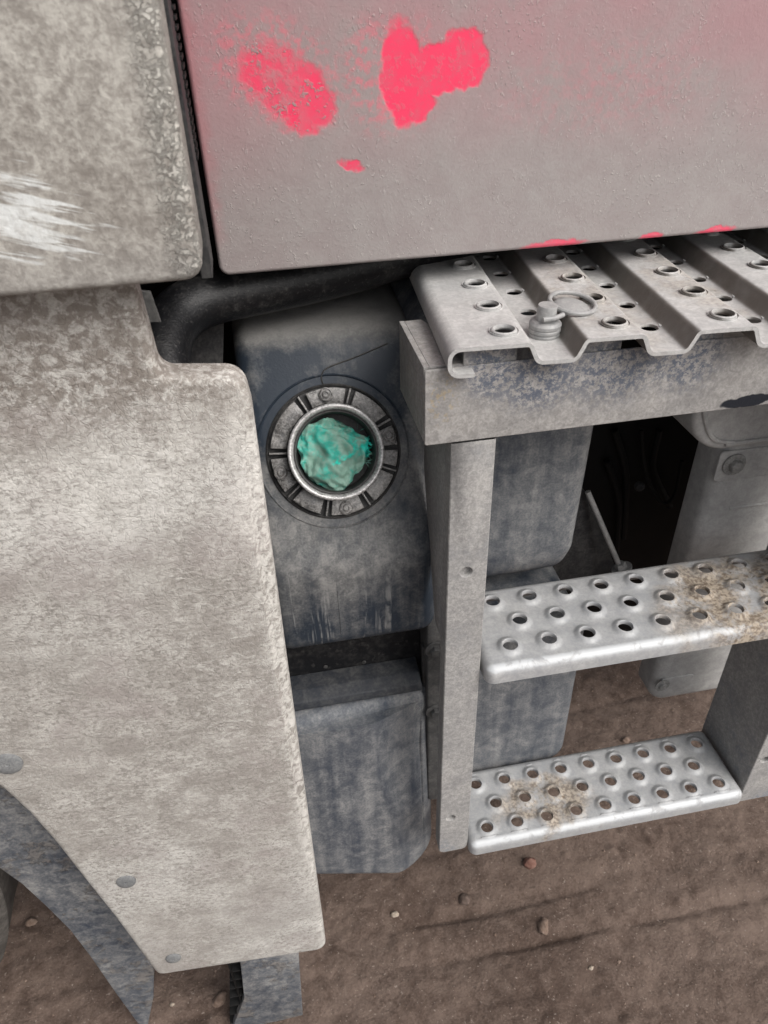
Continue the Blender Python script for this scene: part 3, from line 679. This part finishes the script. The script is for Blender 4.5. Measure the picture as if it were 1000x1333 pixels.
# lower tank: front panel with a chamfered right side
l_ = at(385, 1000, y=.60); rt = at(556, 960, y=.62); bt = at(470, 1134, y=.60)
xk = at(497, 1040, y=.60).x; xr = at(562, 1030, y=.64).x
zt2 = zt-.022
def low(v):
    kx = xk-.004+.030*max(0, min(1, (.56-v.z)/.14))**1.5
    if v.x > kx: v = Vector((v.x, v.y+(v.x-kx)*.42, v.z-(v.x-kx)*.12))
    return v
lo = round_poly([(-.06, at(415, 1141, y=.60).z), (xr+.002, at(545, 1136, y=.615).z-.004), (xr-.002, zt2), (-.06, zt2)], [.03, .055, .018, .018], 10)
slab('lower_tank', lo, FR_XZ(.605), .2, M_plastic, r=.016, segs=6, grid=.008, deform=low, sharp=30)
bm = bmesh.new(); 0 and tube_bm(bm, smooth([low(Vector((at(a_, b_, y=.605).x, .605, at(a_, b_, y=.605).z))) for a_, b_ in ((486, 1000), (488, 1030), (494, 1062), (503, 1092))], 5), .0009, 6); bm.free()
# dark mounting bracket between tank and post
mb = XZ([(553, 800), (600, 800), (596, 1040), (556, 1042)], .66)
mbo = slab('mounting_bracket', round_poly(XZ([(556, 800), (600, 800), (590, 1040), (557, 1042)], .63), .006), FR_XZ(.63), .05, M_brk, r=.003)
slab('bracket_plate', XZ([(549, 842), (558, 842), (556, 940), (552, 938)], .645), FR_XZ(.645), .008, M_dark, r=.001)
for q in ((566, 845), (566, 925)):
    hexbolt('bracket_bolt', at(*q, y=.6298), (0, -1, 0), .007, .008, M_brk, mbo)

# ------------------------------------------------------------------ right hand reservoirs behind the ladder
cr = at(768, 640, y=.72).x; cb = at(690, 762, y=.72).z
def rdef(v): return Vector((v.x+.03*(v.z-1.0)*.4, v.y+(.020*max(0, (cb+.05-v.z)/.05)**2 if v.z < cb+.05 else 0), v.z))
slab('rear_reservoir', round_poly([(.155, cb-.004), (cr-.012, cb+.004), (cr, cb+.05), (cr+.004, 1.13), (.155, 1.13)], [.03, .045, .05, .03, .03], 8), FR_XZ(.72), .30, M_plastic, r=.028, segs=8, grid=.03, deform=rdef, sharp=50)
dr = at(744, 930, y=.66).x; db = at(690, 1000, y=.66).z
slab('lower_reservoir', round_poly([(.168, db), (dr, db+.006), (dr, .70), (.168, .70)], [.014, .035, .014, .014], 8), FR_XZ(.66), .16, M_plastic, r=.012, segs=5)
# shelf plate and rod
slab('support_sheet', XZ([(700, 770), (812, 770), (800, 735), (770, 650), (745, 620), (700, 700)], .84), FR_XZ(.84), .006, M_dark, r=.001)
bm = bmesh.new(); tube_bm(bm, [at(765, 640, y=.83), at(810, 745, y=.80)], .0042, 12); rod = link('tie_rod', bm, M_metal)
hexbolt('rod_nut', at(810, 741, y=.80), at(765, 640, y=.83)-at(810, 745, y=.80), .009, .012, M_metal, rod, True)
bm = bmesh.new(); tube_bm(bm, smooth([at(x_, y_, y=.925) for x_, y_ in ((835, 560), (838, 600), (846, 632), (862, 655), (878, 645), (888, 600))], 6), .0035, 8); link('brake_cable', bm, M_black)
lathe('cable_end', [(0, 0), (.008, 0), (.009, .004), (.006, .010), (0, .012)], at(832, 632, y=.93), (-.3, -1, .2), M_dark, n=16)

# ------------------------------------------------------------------ battery box
EY = .72
e1 = at(899, 620, y=EY+.05); e2 = at(829, 885, y=EY+.05); eb = at(880, 912, y=EY).z
ex = .5*(e1.x+e2.x)
def edef(v):
    k = max(0, (ex+.035-v.x)/.035); return Vector((v.x, v.y+.006*max(0, (v.z-.99)/.02 if v.z > .99 else 0), v.z))
box = slab('battery_box', round_poly([(ex, eb), (1.1, eb), (1.1, 1.10), (ex+.002, 1.10)], [.024, .022, .022, .022], 8), FR_XZ(EY), .055, M_box, r=.020, rback=.004, segs=6)
# embossed rectangles, crease and bolts
p0 = at(938, 588, y=EY); p1 = at(1000, 618, y=EY)
slab('bolt_pad', round_poly(boxo(p0.x, p0.x+.30, p0.z-.046, p0.z), .006), FR_XZ(EY-.0025), .004, M_box, r=.002, parent=box)
hexbolt('box_bolt', at(955, 604, y=EY-.003), (0, -1, 0), .0088, .011, M_bolt, box)
pb = at(868, 889, y=EY); slab('bolt_pad', round_poly(boxo(pb.x-.012, pb.x+.045, pb.z-.016, pb.z+.012), .006), FR_XZ(EY-.0015), .003, M_box, r=.001, parent=box)
hexbolt('box_bolt', at(862, 892, y=EY-.002), (0, -1, 0), .007, .006, M_bolt, box)
bm = bmesh.new(); q0 = at(950, 662, y=EY); tube_bm(bm, [Vector((q0.x, EY+.001, q0.z)), Vector((1.05, EY+.001, q0.z))], .0028, 8); link('box_crease', bm, M_box, box)
# rounded cover above it
lc = at(1000, 579, y=.70); lx = at(906, 535, y=.70).x
slab('round_cover', round_poly([(lx, lc.z), (1.2, lc.z), (1.2, 1.135), (lx, 1.135)], [.055, .02, .02, .02], 12), FR_XZ(.70), .12, M_box, r=.008, segs=5, parent=box)
bm = bmesh.new(); tube_bm(bm, smooth([Vector((lx+.006, .699, lc.z+.09)), Vector((lx+.010, .699, lc.z+.06)), Vector((lx+.030, .699, lc.z+.022)), Vector((lx+.06, .699, lc.z+.011)), Vector((lx+.10, .699, lc.z+.0095)), Vector((1.1, .699, lc.z+.0095))], 8), .0028, 8)
link('cover_lip', bm, M_box, box)

# ------------------------------------------------------------------ ladder: beam, posts, steps
BY = .548
bz0 = at(560, 580, y=BY).z; bm = bmesh.new()
slab_bm(bm, round_poly(boxo(.1285, 1.3, bz0, 1.1485), .002, 3), FR_XZ(BY), .0022, .001)
slab_bm(bm, boxo(BY+.0062, BY+.108, bz0+.0015, 1.1483), FR_YZ(.1337), .005, .0006)
slab_bm(bm, boxo(.134, 1.3, BY+.0062, BY+.108), FR_XY(bz0+.0065), .005, .0006)
slab_bm(bm, [(.1338, BY+.0062), (.185, BY+.0062), (.150, BY+.108), (.1338, BY+.108)], FR_XY(1.1482), .004, .0006)
for u0_, u1_ in [(.012, .058)]+[(.060+.0943*k+.055, .060+.0943*k+.091) for k in range(8)]:
    slab_bm(bm, boxo(.15+u0_, .15+u1_, 1.10, 1.1655), FR_XZ(BY+.004), .003, .0006)
beam = link('deck_beam', bm, M_beam, merge=False)
def post(x0, x1, ztop, zbot, holes, depth, chamf, name='step_post'):
    bm = bmesh.new(); y0 = BY-.001; tf = lambda x, z, h: Vector((x, y0-h, z))
    zs = sorted(holes); cuts = [zbot+.02]+[(zs[i][0]+zs[i+1][0])/2 for i in range(len(zs)-1)]+[ztop]
    for (z, xc), a, b in zip(zs, cuts, cuts[1:]):
        holed(bm, x0+.001, x1-.001, a, b, xc, z, [(.0070, 0), (.0062, -.0010), (.0058, -.006), (.0001, -.0062)], 20, tf)
    # rounded foot and side walls
    foot = round_poly([(x0+.001, zbot+.02), (x0+.001, zbot), (x1-.001, zbot), (x1-.001, zbot+.02)], [0, chamf[0], chamf[1], 0], 6)
    f = bm.faces.new([bm.verts.new(tf(p[0], p[1], 0)) for p in foot])
    prof = round_poly([(x0, ztop), (x0, zbot-.001), (x1, zbot-.001), (x1, ztop)], [0, chamf[0], chamf[1], 0], 6)
    ins = [(x0+.001, ztop)]+foot[1:-1]+[(x1-.001, ztop)]
    ins = [(x0+.001, ztop)]+round_poly([(x0+.001, zbot+.02), (x0+.001, zbot), (x1-.001, zbot), (x1-.001, zbot+.02)], [0, chamf[0], chamf[1], 0], 6)[1:-1]+[(x1-.001, ztop)]
    A = [bm.verts.new(tf(p[0], p[1], 0)) for p in ins]; B_ = [bm.verts.new(tf(p[0], p[1], -.001)) for p in prof]; C_ = [bm.verts.new(tf(p[0], p[1], -depth)) for p in prof]
    for P_, Q_ in ((A, B_), (B_, C_)):
        for i in range(len(P_)-1): bm.faces.new((P_[i], Q_[i], Q_[i+1], P_[i+1]))
    bm.faces.new(C_[::-1])
    return link(name, bm, M_post, sharp=30, recalc=False)
beamb = at(560, 580, y=BY).z
h1 = at(607, 745, y=BY-.001); h2 = at(587, 1065, y=BY-.001)
pl_ = at(570, 1108, y=BY); 
post(.1525, .1935, beamb-.0006, pl_.z-.004, [(h1.z, h1.x), (h2.z, h2.x)], .020, (.008, .008))
# gusset behind the left post
g0 = at(562, 582, x=.155); g1 = at(570, 790, x=.155)
slab('gusset_plate', round_poly([(.572, beamb-.002), (g0.y+.03, beamb-.002), (g0.y+.03, .98), (.600, g1.z-.03), (.572, g1.z-.03)], .004, 3), FR_YZ(.158), .004, M_post, r=.0006, segs=2)
xr0 = at(966, 1030, y=BY).x
hr = at(996, 989, y=BY-.001)
post(xr0, xr0+.06, beamb-.0006, at(975, 1040, y=BY).z, [(.75, xr0+.03), (hr.z, hr.x)], .115, (.003, .028))

def step(zt, rows, x0, x1, y0, y1, mat, notch=True, label=None, drop=.024, rr=.011):
    bm = bmesh.new(); P_ = rows[0][2]
    yb = [r[0] for r in rows]; cuts = [y0]+[(yb[i]+yb[i+1])/2 for i in range(len(yb)-1)]+[y1]
    tf = lambda x, y, h: Vector((x, y, zt+h))
    pr = collar(.0172, .0082, .0042, .0012)
    for (yc, xs0, pitch, n), a, b in zip(rows, cuts, cuts[1:]):
        xc = [xs0+pitch*k for k in range(n)]; cx = [x0]+[(xc[i]+xc[i+1])/2 for i in range(n-1)]+[x1]
        for c, l, r_ in zip(xc, cx, cx[1:]):
            if c-l > .045: # plain strip before the first hole
                pass
            holed(bm, l, r_, a, b, c, yc, pr, 28, tf)
    # rounded skirt all round
    base = boxo(x0, x1, y0, y1); segs = 6; prev = None
    def ring(d, z, cn=7):
        pts = []
        for (cx_, cy_), a0 in zip(((x1, y1), (x0, y1), (x0, y0), (x1, y0)), (0, 90, 180, 270)):
            for k in range(cn+1):
                a = R(a0+90*k/cn); pts.append((cx_+d*math.cos(a), cy_+d*math.sin(a), z))
        return [bm.verts.new(p) for p in pts]
    rings = [ring(1e-4 if k == 0 else rr*math.sin(k/segs*math.pi/2), zt-rr*(1-math.cos(k/segs*math.pi/2))) for k in range(segs+1)]
    rings.append(ring(rr, zt-rr-drop))
    N = len(rings[0])
    for a, b in zip(rings, rings[1:]):
        for k in range(N):
            j = (k+1) % N; bm.faces.new((a[k], b[k], b[j], a[j]))
    # corner relief: the skirt is cut shorter round the corners
    for v in rings[-1]:
        if (v.co.x < x0+.001 or v.co.x > x1-.001): v.co.z += drop*.55
    bmesh.ops.remove_doubles(bm, verts=bm.verts, dist=1.5e-4)
    thicken(bm, .0025, lambda e: max(v.co.z for v in e.verts) < zt-rr)
    return link('step', bm, mat, sharp=38, label=label, recalc=False)
step(.785, [(.5645, .2335, .0466, 9), (.6015, .2575, .0466, 9), (.638, .2355, .0466, 9)], .2085, .640, .544, .655, M_step1, label='upper boarding step with sandy stains on the right')
step(.425, [(.558, .2245, .04435, 9), (.5925, .248, .04435, 8), (.6275, .228, .04435, 9)], .2055, .600, .545, .644, M_step2, label='lower boarding step')

# ------------------------------------------------------------------ deck plate, corrugated and perforated
DO = Vector((.15, .547, 1.1705)); ya = R(4.0); DU = Vector((math.cos(ya), -math.sin(ya), 0)); DV = Vector((math.sin(ya), math.cos(ya), 0))
DP = lambda u, v, h: DO+DU*u+DV*v+Vector((0, 0, h))
VD = .0165
bm = bmesh.new(); v0, v1 = -.010, .33
ho = collar(.0134, .0088, .0030, .0003); hsml = [(.0078, 0), (.0074, -.0006), (.0074, -.0025)]
vlist = [.0155+.0558*k for k in range(6)]; slist = [.040+.0532*k for k in range(6)]
def lane(u0, u1, h, uc, vs, prof):
    cuts = [v0]+[(vs[i]+vs[i+1])/2 for i in range(len(vs)-1)]+[v1]
    for vc, a, b in zip(vs, cuts, cuts[1:]): holed(bm, u0, u1, a, b, uc, vc, prof, 28, lambda x, y, hh: DP(x, y, h+hh))
def strip(pl):
    for (ua, ha), (ub, hb) in zip(pl, pl[1:]):
        vv = [v0+(v1-v0)*k/8 for k in range(9)]
        for a, b in zip(vv, vv[1:]): bm.faces.new([bm.verts.new(DP(*q)) for q in ((ua, a, ha), (ub, a, hb), (ub, b, hb), (ua, b, ha))])
def scurve(u0, h0, u1, h1, n=10):
    th = R(66); w = abs(u1-u0); hh = abs(h1-h0); r = (w-hh/math.tan(th))/(2*math.sin(th)-2*(1-math.cos(th))/math.tan(th)); m = 6
    q = [(r*math.sin(th*k/m), r*(1-math.cos(th*k/m))) for k in range(m+1)]; q = q+[(w-a, hh-b) for a, b in q[::-1]]
    return [(u0+a, h0+math.copysign(b, h1-h0)) for a, b in q]
curl = [(.020, -.0255)]+[(.007+.0125*math.cos(a), -.013+.0125*math.sin(a)) for a in [R(270-k*15) for k in range(13)]]
curl = [(.018, -.0265), (.012, -.0265)]+[(.006+.0105*math.cos(R(t)), -.0160+.0105*math.sin(R(t))) for t in range(270, 179, -15)]+[(.006+.0105*math.cos(R(t)), -.0105+.0105*math.sin(R(t))) for t in range(180, 89, -15)]
strip(curl)
lane(.006, .060, 0, .0465, vlist, ho)
u = .060
while u < .85:
    strip(scurve(u, 0, u+.0155, -VD)); lane(u+.0155, u+.0375, -VD, u+.0300, slist, hsml)
    strip(scurve(u+.0375, -VD, u+.0520, 0)); lane(u+.0520, u+.0943, 0, u+.0808, vlist, ho); u += .0943
bmesh.ops.remove_doubles(bm, verts=bm.verts, dist=1.5e-4)
def drim(e):
    q = [(v.co-DO).dot(DV) for v in e.verts]; w = [(v.co-DO).dot(DU) for v in e.verts]
    return max(q) < 1e-3 or min(q) > v1-1e-3 or (min(w) > .0175 and max(w) < .0185)
thicken(bm, .0034, drim)
deck = link('deck_plate', bm, M_deck, sharp=50, recalc=False)
# the latch pin and its ring
pb_ = DP(.0895, .041, -VD)
lathe('latch_pin', [(0, 0), (.0135, 0), (.0138, .0025), (.0128, .0034), (.0138, .0046), (.0138, .0066), (.0130, .0076), (.0139, .0088), (.0139, .0112), (.0120, .0134), (.0085, .0142), (.0083, .0262), (.0078, .0272), (0, .0276)], pb_, (0.02, -.03, 1), M_metal, deck, 40)
rcn = pb_+Vector((.0285, .012, .0215)); rn = Vector((.10, -.12, 1)).normalized(); ru = rn.cross(Vector((0, 1, 0))).normalized(); rv = rn.cross(ru)
bm = bmesh.new(); tube_bm(bm, [rcn+ru*.0200*math.cos(a)+rv*.0200*math.sin(a) for a in [2*math.pi*k/48 for k in range(48)]], .0021, 10, True)
tube_bm(bm, [pb_+Vector((-.006, -.010, .018)), pb_+Vector((.004, -.0105, .0185)), pb_+Vector((.013, -.007, .0195))], .0022, 10)
link('pull_ring', bm, M_metal, deck)
lathe('ring_disc', [(0, .0016), (.010, .0010), (.0145, 0), (.0165, -.002), (.0160, -.0035), (0, -.0035)], rcn-rn*.0022, rn, M_metal, deck, 36)

# ------------------------------------------------------------------ stones on the ground
SM = {k: stone_mat('stone_'+k, a, b) for k, a, b in (('red', (.13, .06, .045), (.20, .115, .09)), ('dark', (.07, .05, .04), (.13, .095, .08)), ('pale', (.26, .21, .16), (.42, .36, .30)), ('tan', (.14, .095, .072), (.23, .17, .135)))}
def stone(px, py, w, hgt, mk, label, rot=0):
    g = at(px, py, z=.004); g.z = float(gh(g.x, g.y))
    bm = bmesh.new(); bmesh.ops.create_icosphere(bm, subdivisions=3, radius=1); sd_ = Vector((px*.01, py*.013, 3))
    for v in bm.verts:
        d = v.co.copy(); k = 1+.35*MN.noise(d*1.1+sd_)+.15*MN.noise(d*2.7+sd_); v.co = Vector((d.x*w*k, d.y*w*.75*k, d.z*hgt*k))
    o = link('stone', bm, SM[mk], None, sharp=35); o.location = g+Vector((0, 0, hgt*.12)); o.rotation_euler = (0, 0, R(rot))
    o['label'] = label; o['category'] = 'stone'; o['group'] = 'stones lying on the mud'
stone(690, 1122, .013, .012, 'red', 'reddish brown stone just below the front edge of the lower step')
stone(605, 1168, .013, .008, 'dark', 'dark flat stone half sunk in mud below the step post', 20)
stone(514, 1187, .007, .006, 'pale', 'small pale stone left of the dark flat stone')
stone(708, 1203, .014, .011, 'tan', 'upright tan stone lying alone in the middle of the mud', 70)
stone(41, 1200, .011, .009, 'tan', 'tan stone between the tyre and the wheel arch liner', 10)
stone(286, 1300, .013, .010, 'tan', 'tan stone beside the bracket under the fairing', 30)
stone(815, 962, .010, .009, 'tan', 'brown stone behind the lower step, right of the lower reservoir', 0)
stone(224, 1307, .004, .004, 'pale', 'tiny white stone between the liner tip and the bracket')
stone(770, 1258, .0045, .004, 'pale', 'tiny white stone right of the upright tan stone')
# grit
rr = np.random.RandomState(3); NG = 2600
gx_ = rr.uniform(-.9, 1.1, NG); gy_ = rr.uniform(.2, 1.3, NG); gs_ = rr.choice([.0008, .0011, .0015, .0022, .003], NG, p=[.35, .3, .2, .1, .05]); gz_ = gh(gx_, gy_)
ov = np.array([(1, 0, 0), (0, 1, 0), (-1, 0, 0), (0, -1, 0), (0, 0, 1), (0, 0, -1)], float); of = [(0, 1, 4), (1, 2, 4), (2, 3, 4), (3, 0, 4), (1, 0, 5), (2, 1, 5), (3, 2, 5), (0, 3, 5)]
vv = (ov[None]*rr.uniform(.6, 1.4, (NG, 6, 1))*np.array((1, .9, .6)))*gs_[:, None, None]; th_ = rr.uniform(0, 6.3, NG)
vx = vv[..., 0]*np.cos(th_)[:, None]-vv[..., 1]*np.sin(th_)[:, None]; vy = vv[..., 0]*np.sin(th_)[:, None]+vv[..., 1]*np.cos(th_)[:, None]
vv = np.stack([vx+gx_[:, None], vy+gy_[:, None], vv[..., 2]+(gz_+gs_*.25)[:, None]], -1).reshape(-1, 3)
me = bpy.data.meshes.new('gravel'); me.from_pydata(vv.tolist(), [], [tuple(i+6*k for i in f) for k in range(NG) for f in of]); me.materials.append(SM['tan'])
g = bpy.data.objects.new('gravel', me); COL.objects.link(g)
g['kind'] = 'stuff'; g['label'] = 'fine grit scattered over the brown mud'; g['category'] = 'gravel'
